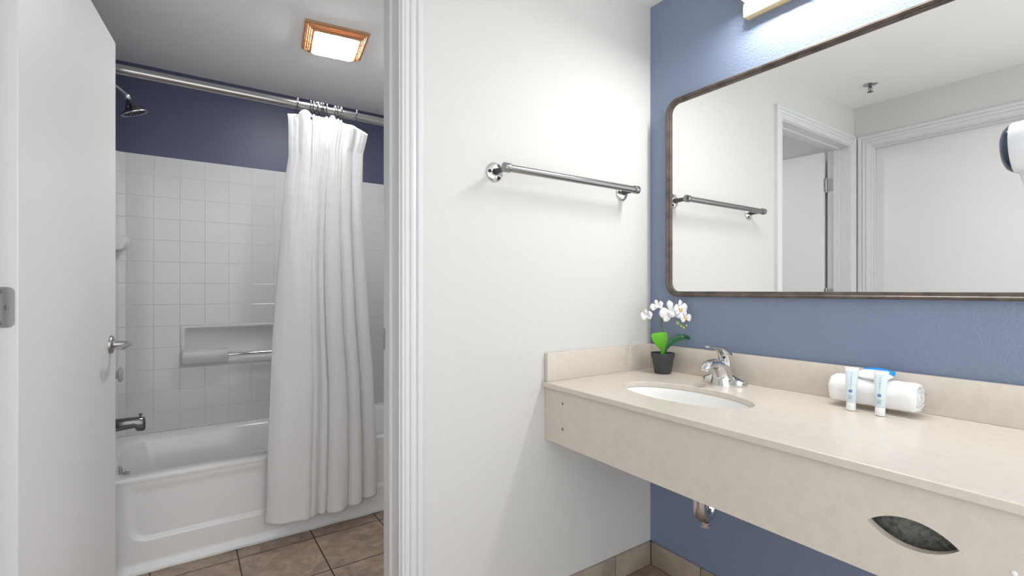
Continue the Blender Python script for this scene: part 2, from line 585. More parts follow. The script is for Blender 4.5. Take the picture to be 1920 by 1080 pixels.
s0 = -1.953 - (XLW + CR)
cols = [s0 + .1207 * k for k in range(-6, 20)]
rows = [.4058] + [.5125 + .1205 * k for k in range(12)] + [1.946]
NIX0, NIX1, NIZ0, NIZ1 = -1.711, -.745, .757, .9945
bm = nb()
for c0, c1 in zip(cols, cols[1:]):
    for r0, r1 in zip(rows, rows[1:]):
        xm = spath((c0 + c1) / 2)[0]
        if NIX0 < xm.x < NIX1 and xm.y > YF - .01 and NIZ0 < (r0 + r1) / 2 < NIZ1:
            continue
        if spath(c0)[0].y < 1.17 or spath(c1)[0].y < 1.17:
            continue
        ns = 4
        prof = [(0, -.0014), (.0005, -.0006), (.0016, 0)]
        loops = []
        for ins, h in prof:
            pts = []
            sa, sb, za, zb = c0 + .0003 + ins, c1 - .0003 - ins, r0 + .0003 + ins, r1 - .0003 - ins
            for k in range(ns + 1):
                p, n = spath(lerp(sa, sb, k / ns)); pts.append(Vector((p.x, p.y, za)) + n * h)
            for k in range(ns, -1, -1):
                p, n = spath(lerp(sa, sb, k / ns)); pts.append(Vector((p.x, p.y, zb)) + n * h)
            loops.append([bm.verts.new(p) for p in pts])
        m_ = len(loops[0])
        for a_, b_ in zip(loops, loops[1:]):
            for j in range(m_):
                k = (j + 1) % m_
                bm.faces.new((a_[j], a_[k], b_[k], b_[j]))
        L = loops[-1]
        for k in range(ns):
            bm.faces.new((L[k], L[k + 1], L[m_ - 2 - k], L[m_ - 1 - k]))
obj('tile_panel', bm, 'tile', sur, False)
bm = nb()          # grout bed behind the tiles
ss = [cols[0] + .0 + (cols[-1] - cols[0]) * k / 160 for k in range(161)]
ss = [s for s in ss if spath(s)[0].y > 1.17]
prev = None
for s in ss:
    p, n = spath(s)
    q = [bm.verts.new(Vector((p.x, p.y, z)) - n * .0013) for z in (.4058, NIZ0, NIZ1, 1.9455)]
    if prev:
        for k in range(3):
            if k == 1 and NIX0 < p.x < NIX1 and p.y > YF - .01 and NIX0 < prev[1].co.x < NIX1:
                continue
            bm.faces.new((prev[k], q[k], q[k + 1], prev[k + 1]))
    prev = q
obj('grout', bm, mat('white_grout', (.66, .66, .66), .5), sur)
bm = nb()
tube(bm, [(x, YF - .0008, .4078) for x in (XLW + .05, -1.6, -1.2, -.8, XRW - .05)], .0019, 8)
obj('caulk_bead', bm, 'caulk', sur)
# niche: rim, sloped sides, recessed back, sill
bm = nb()


def ny(x0, x1, z0, z1, r, y):
    return [(x, y, z) for x, z in rrect(x0, x1, z0, z1, r, 6)]


loft(bm, [ny(NIX0, NIX1, NIZ0, NIZ1, .004, YF + .0045), ny(NIX0, NIX1, NIZ0, NIZ1, .004, YF - .001), ny(NIX0 + .004, NIX1 - .004, NIZ0 + .002, NIZ1 - .003, .005, YF - .004),
          ny(NIX0 + .020, NIX1 - .020, NIZ0 + .032, NIZ1 - .016, .012, YF - .004), ny(NIX0 + .024, NIX1 - .024, NIZ0 + .037, NIZ1 - .020, .012, YF),
          ny(NIX0 + .034, NIX1 - .034, NIZ0 + .052, NIZ1 - .036, .014, YF + .020)], cap0=False)
obj('niche', bm, 'tile', sur, angle=50)
for x0, x1 in ((-1.704, -1.476), (-.98, -.752)):
    bm = nb()
    rings = []
    for z, yo, ins in ((.772, .012, .012), (.776, .052, .004), (.786, .066, 0), (.834, .074, 0), (.848, .070, .003), (.853, .058, .008)):
        o_ = rrect(x0 + ins, x1 - ins, YF - yo, YF + .03, .010, 5)
        rings.append([(x, y, z) for x, y in o_])
    loft(bm, rings)
    obj('soap_shelf', bm, 'tile', sur, angle=50)
bm = nb(); cyl(bm, (-1.478, YF - .048, .818), (-.978, YF - .048, .818), .0085, seg=20)
obj('grab_bar', bm, 'chrome', sur)['label'] = 'chrome grab bar between the soap shelves'
bm = nb()      # corner soap dish on the left wall
rings = []
for z, w in ((1.408, .035), (1.415, .058), (1.438, .070), (1.468, .073), (1.478, .066), (1.482, .05)):
    rings.append([(XLW + max(0, .001) + x, 1.86 + y, z) for x, y in [(0, -.07), (w, -.065), (w + .012, -.045), (w + .014, 0), (w + .012, .035), (w, .06), (0, .07)]])
loft(bm, rings)
obj('soap_dish', bm, 'tile', sur, angle=50)

# ------------------------------------------------------------------ shower fittings
YS = 1.505
sh = thing('overhead_shower', 'chrome bell shower head on a bent arm high on the blue wall', 'shower head', (XLW - .008, YS, 2.16))
bm = nb()
pts = spline([(-2.022, YS, 2.165), (-1.985, YS, 2.164), (-1.955, YS, 2.150), (-1.917, YS, 2.119)], 6)
tube(bm, pts, .0095, 14)
lathe(bm, [(.026, 0), (.025, .004), (.016, .009)], (-2.022, YS, 2.165), (1, 0, 0), 24)
obj('arm', bm, 'chrome', sh)
ax = Vector((.37, .10, -.92)).normalized()
o0 = Vector((-1.919, YS, 2.121))
bm = nb(); lathe(bm, [(.011, -.002), (.015, .002), (.015, .012), (.012, .016), (.013, .022), (.009, .026)], o0, ax, 20)
obj('collar', bm, 'bright_steel', sh)
bm = nb(); lathe(bm, [(.012, .02), (.014, .026), (.018, .038), (.025, .052), (.036, .066), (.048, .075), (.056, .078), (.0565, .083), (.054, .085), (.046, .0845)], o0, ax, 36)
obj('bell', bm, 'dark_chrome', sh)
bm = nb()
a_, b_, _ = frame_axes(ax)
lathe(bm, [(.0455, .084), (.0455, .0856)], o0, ax, 32)
for rr, n in ((.012, 6), (.026, 12), (.039, 18)):
    for k in range(n):
        t = 2 * PI * k / n
        p = o0 + ax * .0852 + (a_ * math.cos(t) + b_ * math.sin(t)) * rr
        cyl(bm, p, p + ax * .003, .0026, .0018, 8)
obj('nozzle_plate', bm, 'rubber', sh)
bm = nb(); lathe(bm, [(.0465, .0850), (.0500, .0862), (.0560, .0860), (.0572, .0835), (.0572, .0815)], o0, ax, 40, False, False); obj('rim', bm, 'bright_steel', sh)

sp = thing('tub_spout', 'chrome tub spout with diverter knob above the bathtub end', 'spout', (XLW, YS + .01, .56))
bm = nb()
rings = []
for x, zt, zb, w in ((-2.020, .594, .532, .030), (-1.99, .593, .530, .031), (-1.93, .591, .536, .028), (-1.888, .590, .540, .025), (-1.880, .590, .524, .024), (-1.856, .588, .520, .022), (-1.849, .584, .524, .019), (-1.8465, .572, .530, .015)):
    rings.append([(x, YS + .01 + w * math.copysign(abs(math.cos(t)) ** .7, math.cos(t)), (zt + zb) / 2 + (zt - zb) / 2 * math.copysign(abs(math.sin(t)) ** .7, math.sin(t))) for t in (2 * PI * k / 28 for k in range(28))])
loft(bm, rings)
obj('body', bm, 'dark_chrome', sp)
bm = nb(); lathe(bm, [(.0035, -.006), (.0035, .008), (.007, .009), (.007, .016), (.004, .018)], (-1.866, YS + .01, .588), (0, 0, 1), 16)
obj('diverter_knob', bm, 'dark_chrome', sp)
va = thing('shower_valve', 'round chrome shower valve half hidden behind the door edge', 'valve', (XLW, YS, .80))
bm = nb(); lathe(bm, [(.085, 0), (.084, .004), (.07, .010), (.03, .014)], (XLW + .0005, YS, .80), (1, 0, 0), 40); obj('escutcheon', bm, 'chrome', va)
bm = nb(); lathe(bm, [(.018, .01), (.018, .066), (.029, .069), (.034, .072), (.034, .079), (.026, .085), (.006, .087)], (XLW, YS, .80), (1, 0, 0), 32); obj('knob', bm, mat('frosted_knob', (.6, .6, .6), .25, .4), va)

# curtain rod, rings, curtain
YR, ZR, RR = 1.172, 2.118, .0205
rod = thing('shower_curtain_rod', 'chrome shower curtain rod spanning the tub below the ceiling', 'curtain rod', (-1.22, YR, ZR))
bm = nb(); cyl(bm, (-2.0225, YR, ZR), (-.4265, YR, ZR), RR, seg=32); obj('pole', bm, 'rod', rod)
for x, d in ((-2.0235, 1), (-.4255, -1)):
    bm = nb(); lathe(bm, [(.036, 0), (.036, .006), (.026, .018), (.0215, .022)], (x, YR, ZR), (d, 0, 0), 32); obj('flange', bm, 'chrome', rod)

hook_x = [-1.229, -1.166, -1.150, -1.139, -1.127, -1.117, -1.106, -1.085, -1.048, -1.030, -1.016, -.934]
words = ['leftmost of the twelve curtain rings', 'second of the twelve curtain rings from the left', 'third of the twelve curtain rings from the left', 'fourth of the twelve curtain rings from the left',
         'fifth of the twelve curtain rings from the left', 'sixth of the twelve curtain rings from the left', 'seventh of the twelve curtain rings from the left', 'eighth of the twelve curtain rings from the left',
         'fourth of the twelve curtain rings from the right', 'third of the twelve curtain rings from the right', 'second of the twelve curtain rings from the right', 'rightmost of the twelve curtain rings, standing apart']
hook0 = None
for k, x in enumerate(hook_x):
    if hook0 is None:
        hk = thing('curtain_ring', 'chrome wire ring on the shower rod, ' + words[0], 'curtain ring', (x, YR, ZR), 'rings holding the shower curtain')
        bm = nb()
        pts = [(.0, -.012, -.062), (0, -.024, -.046), (0, -.029, -.02)]
        for a in range(200, -45, -22):
            pts.append((0, .027 * math.cos(math.radians(a)), .004 + .027 * math.sin(math.radians(a))))
        pts += [(0, .016, -.040), (0, .004, -.062), (0, -.006, -.068), (0, -.012, -.062)]
        tube(bm, [(x + p[0], YR + p[1], ZR + p[2]) for p in spline(pts, 4)], .0019, 8)
        obj('wire', bm, 'hook', hk)
        for bx, a in ((0, 120), (0, 90), (0, 60)):
            bm = nb()
            bmesh.ops.create_uvsphere(bm, u_segments=10, v_segments=8, radius=.0042, matrix=Matrix.Translation((x + bx, YR + .0262 * math.cos(math.radians(a)), ZR + .004 + .0262 * math.sin(math.radians(a)))))
            obj('roller_bead', bm, 'bright_steel', hk)
        hook0 = hk
    else:
        r_ = hook0.copy(); C.objects.link(r_)
        r_.location = (x, YR, ZR)
        r_.rotation_euler = (0, 0, random.uniform(-.35, .35))
        r_['label'] = 'chrome wire ring on the shower rod, ' + words[k]
        for ch in list(hook0.children):
            c_ = ch.copy(); C.objects.link(c_); c_.parent = r_; c_.matrix_parent_inverse = ch.matrix_parent_inverse.copy()

cur = thing('shower_curtain', 'white fabric shower curtain gathered on the rod, hanging outside the bathtub', 'shower curtain', (-1.1, YR, .1))
XLT = [(0.08, -1.385), (.20, -1.375), (.45, -1.372), (.70, -1.362), (.95, -1.352), (1.20, -1.334), (1.45, -1.312), (1.70, -1.293), (1.85, -1.272), (2.0, -1.272), (2.1, -1.278)]
XRT = [(0.08, -.838), (.20, -.838), (.50, -.846), (.75, -.856), (1.0, -.876), (1.25, -.890), (1.5, -.905), (1.75, -.908), (1.92, -.904), (2.0, -.885), (2.08, -.870)]
VAL = [0, .435, .515, .70, .83, 1.0]
AMP = [.058, .030, .046, .044, .046]
OFF = [0, .014, .006, .012, .052]
U_H = [(x + 1.278) / .408 for x in hook_x]
NU, NV = 260, 150
bm = nb()
R = []
for j in range(NV + 1):
    t = j / NV                                    # 0 at the top
    row = []
    for i in range(NU + 1):
        u = i / NU
        # top edge height
        ztop = 2.064
        hs = [0] + U_H + [1]
        for a, b in zip(hs, hs[1:]):
            if a <= u <= b and b > a:
                s = (u - a) / (b - a)
                if a == 0:
                    ztop += lerp(-.004, .0, s)
                elif b == 1:
                    ztop += -.012 - .018 * s
                else:
                    ztop += (min(.026, .30 * (b - a)) * math.sin(PI * s) ** .6 if b < U_H[-1] else -.012 * min(1, 3 * s) + .006 * math.sin(PI * s))
        zbot = .100 + .008 * math.sin(u * 9) + .012 * (1 - sstep(0, .12, u)) + .012 * sstep(.92, 1, u)
        z = lerp(ztop, zbot, t)
        xl, xr = interp(XLT, z), interp(XRT, z)
        # lower folds
        w = sstep(0, .55, t)
        uu = u + .012 * math.sin(5 * z + 3 * u) * math.sin(PI * u) + .02 * (1 - t) * math.sin(PI * u)
        yf = 0
        xo = 0
        for a, b, am, of in zip(VAL, VAL[1:], AMP, OFF):
            if a <= uu <= b:
                q = (uu - a) / (b - a)
                q = q ** (1.25 if a == 0 else 1)
                yf = of * min(1, 12 * q) - am * (1 - abs(2 * q - 1) ** 2.4) ** .62
                if a == 0:                        # soft crease near the right end of the broad panel
                    yf += .010 * math.exp(-((q - .80) / .05) ** 2) - .004 * math.sin(q * 11) * sstep(.2, .9, t)
        if uu > 1:
            yf = OFF[-1]
        # top gathers
        yt = 0
        for a, b in zip(hs, hs[1:]):
            if a <= u <= b and b > a:
                s = (u - a) / (b - a)
                yt = (0 if a == 0 or b == 1 else (-.009 if b - a > .1 else -.008) * math.sin(PI * s) * min(1, (b - a) / .04))
                if a == 0: yt = .004 * (1 - s)
                if b == 1: yt = .012 * s
        wt = 1 - sstep(.0, .28, t)
        y = 1.150 - .045 * sstep(.05, .6, t) - .012 * t + yf * (.10 + .90 * w) + yt * wt
        y += .0060 * noise.noise((u * 7, z * 2.2 + u * 5, 1.7)) * sstep(0, .2, t) - (.0016 if z - zbot < .024 else 0)
        y += .0016 * noise.noise((u * 25, z * 7, 4.0))
        x = lerp(xl, xr, u) + xo * w
        row.append(bm.verts.new((x, y, z)))
    R.append(row)
for j in range(NV):
    for i in range(NU):
        bm.faces.new((R[j][i], R[j][i + 1], R[j + 1][i + 1], R[j + 1][i]))
cl = obj('cloth', bm, 'cloth', cur, angle=180)
sm = cl.modifiers.new('thickness', 'SOLIDIFY'); sm.thickness = .0012; sm.offset = 0
for ux in (hook_x[0], hook_x[1]):
    bm = nb()
    u = (ux + 1.278) / .408
    p = R_pt = None
    lathe(bm, [(.0068, 0), (.0068, .002), (.0045, .0024), (.004, .001)], (ux - .004, 1.147 if ux < -1.2 else 1.141, 2.056), (0, -1, 0), 16)
    obj('grommet', bm, 'steel', cur)

# ------------------------------------------------------------------ ceiling fan light
FX, FY = -1.073, 1.068
fan = thing('ceiling_fan_light', 'square slatted exhaust fan, lamp glow tinted into its grille, with glowing white lens on the bathroom ceiling', 'ceiling light', (FX, FY, CEIL))
bm = nb()
N = 4
levels = [(.1450, .1450, 2.4350), (.1365, .1390, 2.4290), (.1280, .1335, 2.4235), (.1195, .1280, 2.4180), (.1110, .1225, 2.4130)]


def sqring(bm, hx, hy, z0, z1, w):
    o_ = [(FX + sx * hx, FY + sy * hy) for sx, sy in ((1, 1), (-1, 1), (-1, -1), (1, -1))]
    i_ = [(FX + sx * (hx - w), FY + sy * (hy - w)) for sx, sy in ((1, 1), (-1, 1), (-1, -1), (1, -1))]
    loft(bm, [[(x, y, z0) for x, y in o_], [(x, y, z1) for x, y in o_], [(x, y, z1) for x, y in i_], [(x, y, z0) for x, y in i_]], loop=True)


RF = Matrix.Translation((FX, FY, 0)) @ Matrix.Rotation(math.radians(-7.7), 4, 'Z') @ Matrix.Translation((-FX, -FY, 0))
for k, (hx, hy, z) in enumerate(levels):
    sqring(bm, hx, hy, z - .004, (CEIL - .0005 if k == 0 else z + .003), .0075 if k == 0 else .0042)
for a, sg in ((0, 1), (0, -1), (1, 1), (1, -1)):       # radial ribs across the slats
    for u in (-.045, .045, -.118, .118):
        q0, q1 = .1440, (.1040 if a == 0 else .1200)
        c = [Vector((FX + sg * q, FY + u * f, z)) if a == 0 else Vector((FX + u * f, FY + sg * q, z)) for q, f, z in ((q0, 1.1 if abs(u) > .1 else 1, 2.432), (q1, .95, 2.409))]
        wv = Vector((0, .0022, 0)) if a == 0 else Vector((.0022, 0, 0))
        f = bm.faces.new([bm.verts.new(p) for p in (c[0] - wv, c[0] + wv, c[1] + wv, c[1] - wv)])
        e = bmesh.ops.extrude_face_region(bm, geom=[f])
        bmesh.ops.translate(bm, vec=(0, 0, .006), verts=[v for v in e['geom'] if isinstance(v, bmesh.types.BMVert)])
sqring(bm, .1050, .1215, 2.4040, 2.4260, .0090)
bmesh.ops.transform(bm, matrix=RF, verts=bm.verts)
obj('grille', bm, 'fan_glow_tint', fan, angle=30)
bm = nb(); box(bm, (FX - .138, FY - .138, 2.436), (FX + .138, FY + .138, CEIL - .001)); bmesh.ops.transform(bm, matrix=RF, verts=bm.verts); obj('housing', bm, 'fan_recess_tint', fan, False)
bm = nb()
rings = [[(FX + x, FY + y, z) for x, y in rrect(-hx, hx, -hy, hy, .016, 5)] for hx, hy, z in ((.0955, .1120, 2.4350), (.0955, .1120, 2.4060), (.0940, .1105, 2.3995), (.0880, .1050, 2.3970))]
loft(bm, rings)
bmesh.ops.transform(bm, matrix=RF, verts=bm.verts)
obj('lens', bm, 'fan_lens', fan)['label'] = 'glowing white lens'


# ------------------------------------------------------------------ vanity counter
ZC = .861
XF = -.604
van = thing('vanity_counter', 'wall-hung speckled beige stone vanity counter with deep apron and backsplash', 'counter', (-.3, -.75, .65))
SX, SY, SA, SB = -.347, -.421, .228, .128       # sink oval
YE = -1.499
bm = nb()
plate(bm, [(XF, YE), (0 - .001, YE), (-.001, -.001), (XF, -.001)], [ellipse(SX, SY, SB, SA)], lambda x, y: (x, y, ZC), (0, 0, -.019))
slab = obj('countertop', bm, 'quartz', van, angle=30)
md = slab.modifiers.new('edge', 'BEVEL'); md.width = .0025; md.segments = 2; md.limit_method = 'ANGLE'; md.angle_limit = math.radians(60)
bm = nb()
hole = []
hy, hz_, hl, hh = -1.0875, .7485, .0685, .0275
rad = (hl * hl + hh * hh) / (2 * hh)
am = math.asin(hl / rad)
for k in range(17):
    a = lerp(-am, am, k / 16); hole.append((hy + rad * math.sin(a), hz_ + rad * math.cos(a) - (rad - hh)))
for k in range(1, 16):
    a = lerp(am, -am, k / 16); hole.append((hy + rad * math.sin(a), hz_ - rad * math.cos(a) + (rad - hh)))
plate(bm, [(YE, .648), (-.001, .648), (-.001, ZC - .0195), (YE, ZC - .0195)], [hole], lambda y, z: (XF + .014, y, z), (.019, 0, 0))
obj('apron', bm, 'quartz', van, angle=30)
bm = nb(); box(bm, (-.0205, YE, ZC), (-.0008, -.0008, .966), .0018); obj('backsplash', bm, 'quartz', van)
bm = nb(); box(bm, (XF + .012, -.0205, ZC), (-.0208, -.0008, .966), .0018); obj('backsplash', bm, 'quartz', van)
bm = nb()     # tissue compartment behind the apron opening
plate(bm, [(hy - .09, hz_ - .06), (hy + .09, hz_ - .06), (hy + .09, hz_ + .06), (hy - .09, hz_ + .06)], [], lambda y, z: (XF + .058, y, z), (.012, 0, 0))
for lo, hi in (((hy - .09, hz_ - .06), (hy + .09, hz_ - .05)), ((hy - .09, hz_ + .05), (hy + .09, hz_ + .06)), ((hy - .09, hz_ - .06), (hy - .08, hz_ + .06)), ((hy + .08, hz_ - .06), (hy + .09, hz_ + .06))):
    box(bm, (XF + .0335, lo[0], lo[1]), (XF + .058, hi[0], hi[1]))
obj('tissue_compartment', bm, 'recess', van, False)
for y, z in ((-.102, .797), (-.102, .7065)):
    bm = nb(); lathe(bm, [(.0052, 0), (.005, .0012), (.003, .0018), (.0016, .0006)], (XF + .0138, y, z), (-1, 0, 0), 18)
    obj('screw', bm, 'steel', van)
bm = nb(); lathe(bm, [(.0042, 0), (.004, .0012), (.002, .0022)], (XF + .0138, -1.222, .742), (-1, 0, 0), 18); obj('screw_cover', bm, 'porcelain', van)['label'] = 'small white screw cover'

# undermount sink
sink = thing('sink_basin', 'oval white porcelain sink set under the stone counter', 'sink', (SX, SY, ZC - .16))
bm = nb()
rings = []
for f, z in ((1.07, ZC - .0195), (1.005, ZC - .0195), (.985, ZC - .024), (.965, ZC - .04), (.92, ZC - .075), (.82, ZC - .11), (.62, ZC - .138), (.35, ZC - .150), (.10, ZC - .154)):
    rings.append([(x, y, z) for x, y in ellipse(SX, SY, SB * f, SA * f)])
out = []
for f, z in ((.12, ZC - .164), (.40, ZC - .160), (.66, ZC - .147), (.86, ZC - .118), (.96, ZC - .08), (1.0, ZC - .045), (1.07, ZC - .028)):
    out.append([(x, y, z) for x, y in ellipse(SX, SY, SB * f, SA * f)])
loft(bm, rings + out, loop=True)
obj('bowl', bm, 'porcelain', sink, angle=60)
bm = nb(); lathe(bm, [(.026, 0), (.026, .003), (.020, .004), (.018, .001), (.004, .0015)], (SX, SY, ZC - .155), (0, 0, 1), 28); obj('drain', bm, 'chrome', sink)

# trap below the sink
tp = thing('drain_trap', 'chrome drain trap hanging below the sink under the counter', 'drain pipe', (-.30, -.455, .44))
TXp, TYp = -.300, -.452
bm = nb()
tube(bm, [(SX, SY, ZC - .166), (SX, SY, ZC - .20)] + [(lerp(SX, TXp, k / 5), lerp(SY, TYp, k / 5), lerp(.66, .63, k / 5)) for k in range(1, 6)] + [(TXp, TYp, .56), (TXp, TYp, .54)], .019, 20)
obj('tailpiece', bm, 'chrome', tp)
bm = nb()
UR = .028
ux, uy = 1.0, 0.0
pts = [(TXp, TYp, .552), (TXp, TYp, .498)]
for k in range(1, 13):
    a = PI + PI * k / 13
    c = UR * (1 + math.cos(a))
    pts.append((TXp + ux * c, TYp + uy * c, .488 + UR * 1.2 * math.sin(a)))
pts += [(TXp + ux * 2 * UR, TYp + uy * 2 * UR, .498), (TXp + ux * 2 * UR, TYp + uy * 2 * UR, .535)]
tube(bm, pts, [.0215] * 2 + [.0225] * 12 + [.021] * 2, 24)
cx, cy = TXp + ux * UR * 1.1, TYp + uy * UR * 1.1
obj('bend', bm, 'chrome', tp)
bm = nb(); lathe(bm, [(.012, 0), (.012, .010), (.015, .010), (.015, .016), (.011, .017)], (cx, cy, .432), (0, 0, -1), 8); obj('cleanout_plug', bm, 'chrome', tp)
bm = nb(); lathe(bm, [(.023, 0), (.027, .003), (.027, .016), (.023, .019)], (TXp + ux * 2 * UR, TYp + uy * 2 * UR, .512), (0, 0, 1), 10); obj('slip_nut', bm, 'dark_chrome', tp)
bm = nb()
e0 = Vector((TXp + ux * 2 * UR, TYp + uy * 2 * UR, .53))
tube(bm, spline([e0, e0 + Vector((0, 0, .04)), e0 + Vector((.03, 0, .065)), e0 + Vector((.10, 0, .067)), (-.012, e0.y, .597)], 6), .017, 18)
lathe(bm, [(.034, 0), (.032, .005), (.018, .010)], (-.0125, e0.y, .597), (-1, 0, 0), 24)
obj('wall_tube', bm, 'dark_chrome', tp)

# ------------------------------------------------------------------ faucet
QX, QY = -.085, -.405
fa = thing('faucet', 'chrome single-lever faucet behind the oval sink', 'faucet', (QX, QY, ZC))
bm = nb()


def stadium(hx, hy, z, seg=14):
    out = []
    for k in range(seg + 1):
        a = PI * k / seg
        out.append((QX + hx * math.cos(a), QY + (hy - hx) + hx * math.sin(a), z))
    for k in range(seg + 1):
        a = PI + PI * k / seg
        out.append((QX + hx * math.cos(a), QY - (hy - hx) + hx * math.sin(a), z))
    return out


loft(bm, [stadium(.0315, .080, ZC), stadium(.032, .0805, ZC + .002), stadium(.0315, .080, ZC + .019), stadium(.0295, .078, ZC + .0215), stadium(.022, .066, ZC + .026), stadium(.016, .045, ZC + .036)])
obj('base_plate', bm, 'chrome', fa)
bm = nb()
# body + spout: sections along an arched path towards the basin (-x)
path = [((-.008, 0, .001), (.043, .046)), ((-.009, 0, .016), (.041, .042)), ((-.014, 0, .036), (.037, .035)), ((-.026, 0, .056), (.030, .0295)), ((-.045, 0, .071), (.0215, .0255)), ((-.066, 0, .079), (.0165, .0225)), ((-.088, 0, .0785), (.0145, .020)),
        ((-.108, 0, .0735), (.0135, .0185)), ((-.121, 0, .066), (.011, .016)), ((-.126, 0, .060), (.006, .010))]
pp = [Vector(p) for p, _ in path]
rings = []
for i, (p, (rn, rw)) in enumerate(path):
    d = (pp[min(i + 1, len(pp) - 1)] - pp[max(i - 1, 0)]).normalized()
    n_ = Vector((0, 1, 0)); up_ = d.cross(n_)
    rings.append([Vector((QX, QY, ZC)) + pp[i] + n_ * rw * math.cos(t) + up_ * rn * math.sin(t) for t in (2 * PI * k / 28 for k in range(28))])
loft(bm, rings)
obj('spout', bm, 'chrome', fa, angle=80)
bm = nb(); lathe(bm, [(.0115, 0), (.0115, .012), (.0095, .013)], (QX - .110, QY, ZC + .066), (-.25, 0, -1), 20); obj('aerator', bm, 'chrome', fa)
bm = nb()
path = [((.008, 0, .020), (.030, .028)), ((.010, 0, .05), (.027, .0275)), ((.009, 0, .08), (.0255, .0265)), ((.002, 0, .104), (.023, .0245)), ((-.013, 0, .120), (.0175, .0215)), ((-.034, 0, .130), (.0105, .0175)),
        ((-.055, 0, .1345), (.0055, .0135)), ((-.085, 0, .138), (.0045, .0125)), ((-.104, 0, .140), (.0035, .010))]
pp = [Vector(p) for p, _ in path]
rings = []
for i, (p, (rn, rw)) in enumerate(path):
    d = (pp[min(i + 1, len(pp) - 1)] - pp[max(i - 1, 0)]).normalized()
    n_ = Vector((0, 1, 0)); up_ = d.cross(n_)
    rings.append([Vector((QX, QY, ZC)) + pp[i] + n_ * rw * math.cos(t) + up_ * rn * math.sin(t) for t in (2 * PI * k / 28 for k in range(28))])
loft(bm, rings)
hl_ = obj('lever_handle', bm, 'chrome', fa, angle=80)
bm = nb(); lathe(bm, [(.0042, 0), (.0042, .0016), (.003, .002)], (QX - .0195, QY - .010, ZC + .097), (-1, -.35, -.1), 16); obj('index_button', bm, 'black', hl_)

# ------------------------------------------------------------------ wall mirror
mi = thing('wall_mirror', 'large rounded rectangular mirror with thin bronze frame on the blue wall', 'mirror', (0, -.75, 1.58))
my0, my1, mz0, mz1 = -1.44, -.100, 1.172, 1.988
bm = nb()
prof = [(0, -.0008), (0, -.024), (.002, -.027), (.008, -.028), (.011, -.0255), (.0145, -.0255), (.0155, -.022), (.0205, -.0215), (.0215, -.019), (.0215, -.0008)]
rings = []
for d, x in prof:
    rings.append([(x, y, z) for y, z in rrect(my0 + d, my1 - d, mz0 + d, mz1 - d, .058 - d, 12)])
loft(bm, rings, loop=True)
obj('frame', bm, 'frame', mi, angle=30)
bm = nb()
loft(bm, [[(x, y, z) for y, z in rrect(my0 + .018, my1 - .018, mz0 + .018, mz1 - .018, .040, 12)] for x in (-.0135, -.002)])
obj('mirror_glass', bm, 'mirror', mi, angle=30)

# ------------------------------------------------------------------ vanity lamp above the mirror
la = thing('vanity_lamp', 'long white glowing wall lamp with cream brass backplate above the mirror', 'wall lamp', (0, -.76, 2.2))
ly0, ly1, lz0, lz1 = -1.07, -.447, 2.176, 2.345
bm = nb()
outl = [(ly0, lz0), (ly1, lz0), (ly1, lz1), (ly0, lz1)]
box(bm, (-.006, ly0, lz0), (-.0008, ly1, lz1))
for lo, hi in (((ly0, lz0), (ly1, lz0 + .006)), ((ly0, lz1 - .006), (ly1, lz1)), ((ly0, lz0 + .006), (ly0 + .008, lz1 - .006)), ((ly1 - .008, lz0 + .006), (ly1, lz1 - .006))):
    box(bm, (-.036, lo[0], lo[1]), (-.004, hi[0], hi[1]))
obj('backplate', bm, 'brass', la)['label'] = 'cream brass backplate with raised rim'
bm = nb()
pr = [(-.006, lz0 + .0065), (-.030, lz0 + .0065), (-.032, lz0 + .009), (-.032, lz0 + .044), (-.042, lz0 + .048), (-.10, lz0 + .052), (-.112, lz0 + .060), (-.116, lz0 + .075), (-.116, lz1 - .03), (-.108, lz1 - .016), (-.09, lz1 - .010), (-.006, lz1 - .0065)]
ring = lambda y: [(x, y, z) for x, z in pr]
loft(bm, [ring(ly0 + .011), ring(ly1 - .011)], False, False)
for f in list(bm.faces):                       # cleared for the added down-glow strip
    if abs(f.calc_center_median().z - (lz0 + .050)) < .0015 and f.calc_area() > .02:
        bm.faces.remove(f)
obj('diffuser', bm, 'lamp', la, angle=40)['label'] = 'glowing white acrylic diffuser'
bm = nb(); plate(bm, [(-.0421, ly0 + .011), (-.0999, ly0 + .011), (-.0999, ly1 - .011), (-.0421, ly1 - .011)], [], lambda x, y: (x, y, lz0 + .048 + (-x - .042) / .058 * .004), (0, 0, .003))
obj('down_glow_strip', bm, 'lamp_down', la, False)
for y0, y1 in ((ly0 + .0085, ly0 + .0108), (ly1 - .0108, ly1 - .0085)):
    bm = nb(); loft(bm, [ring(y0), ring(y1)]); obj('end_cap', bm, 'endcap', la, False)

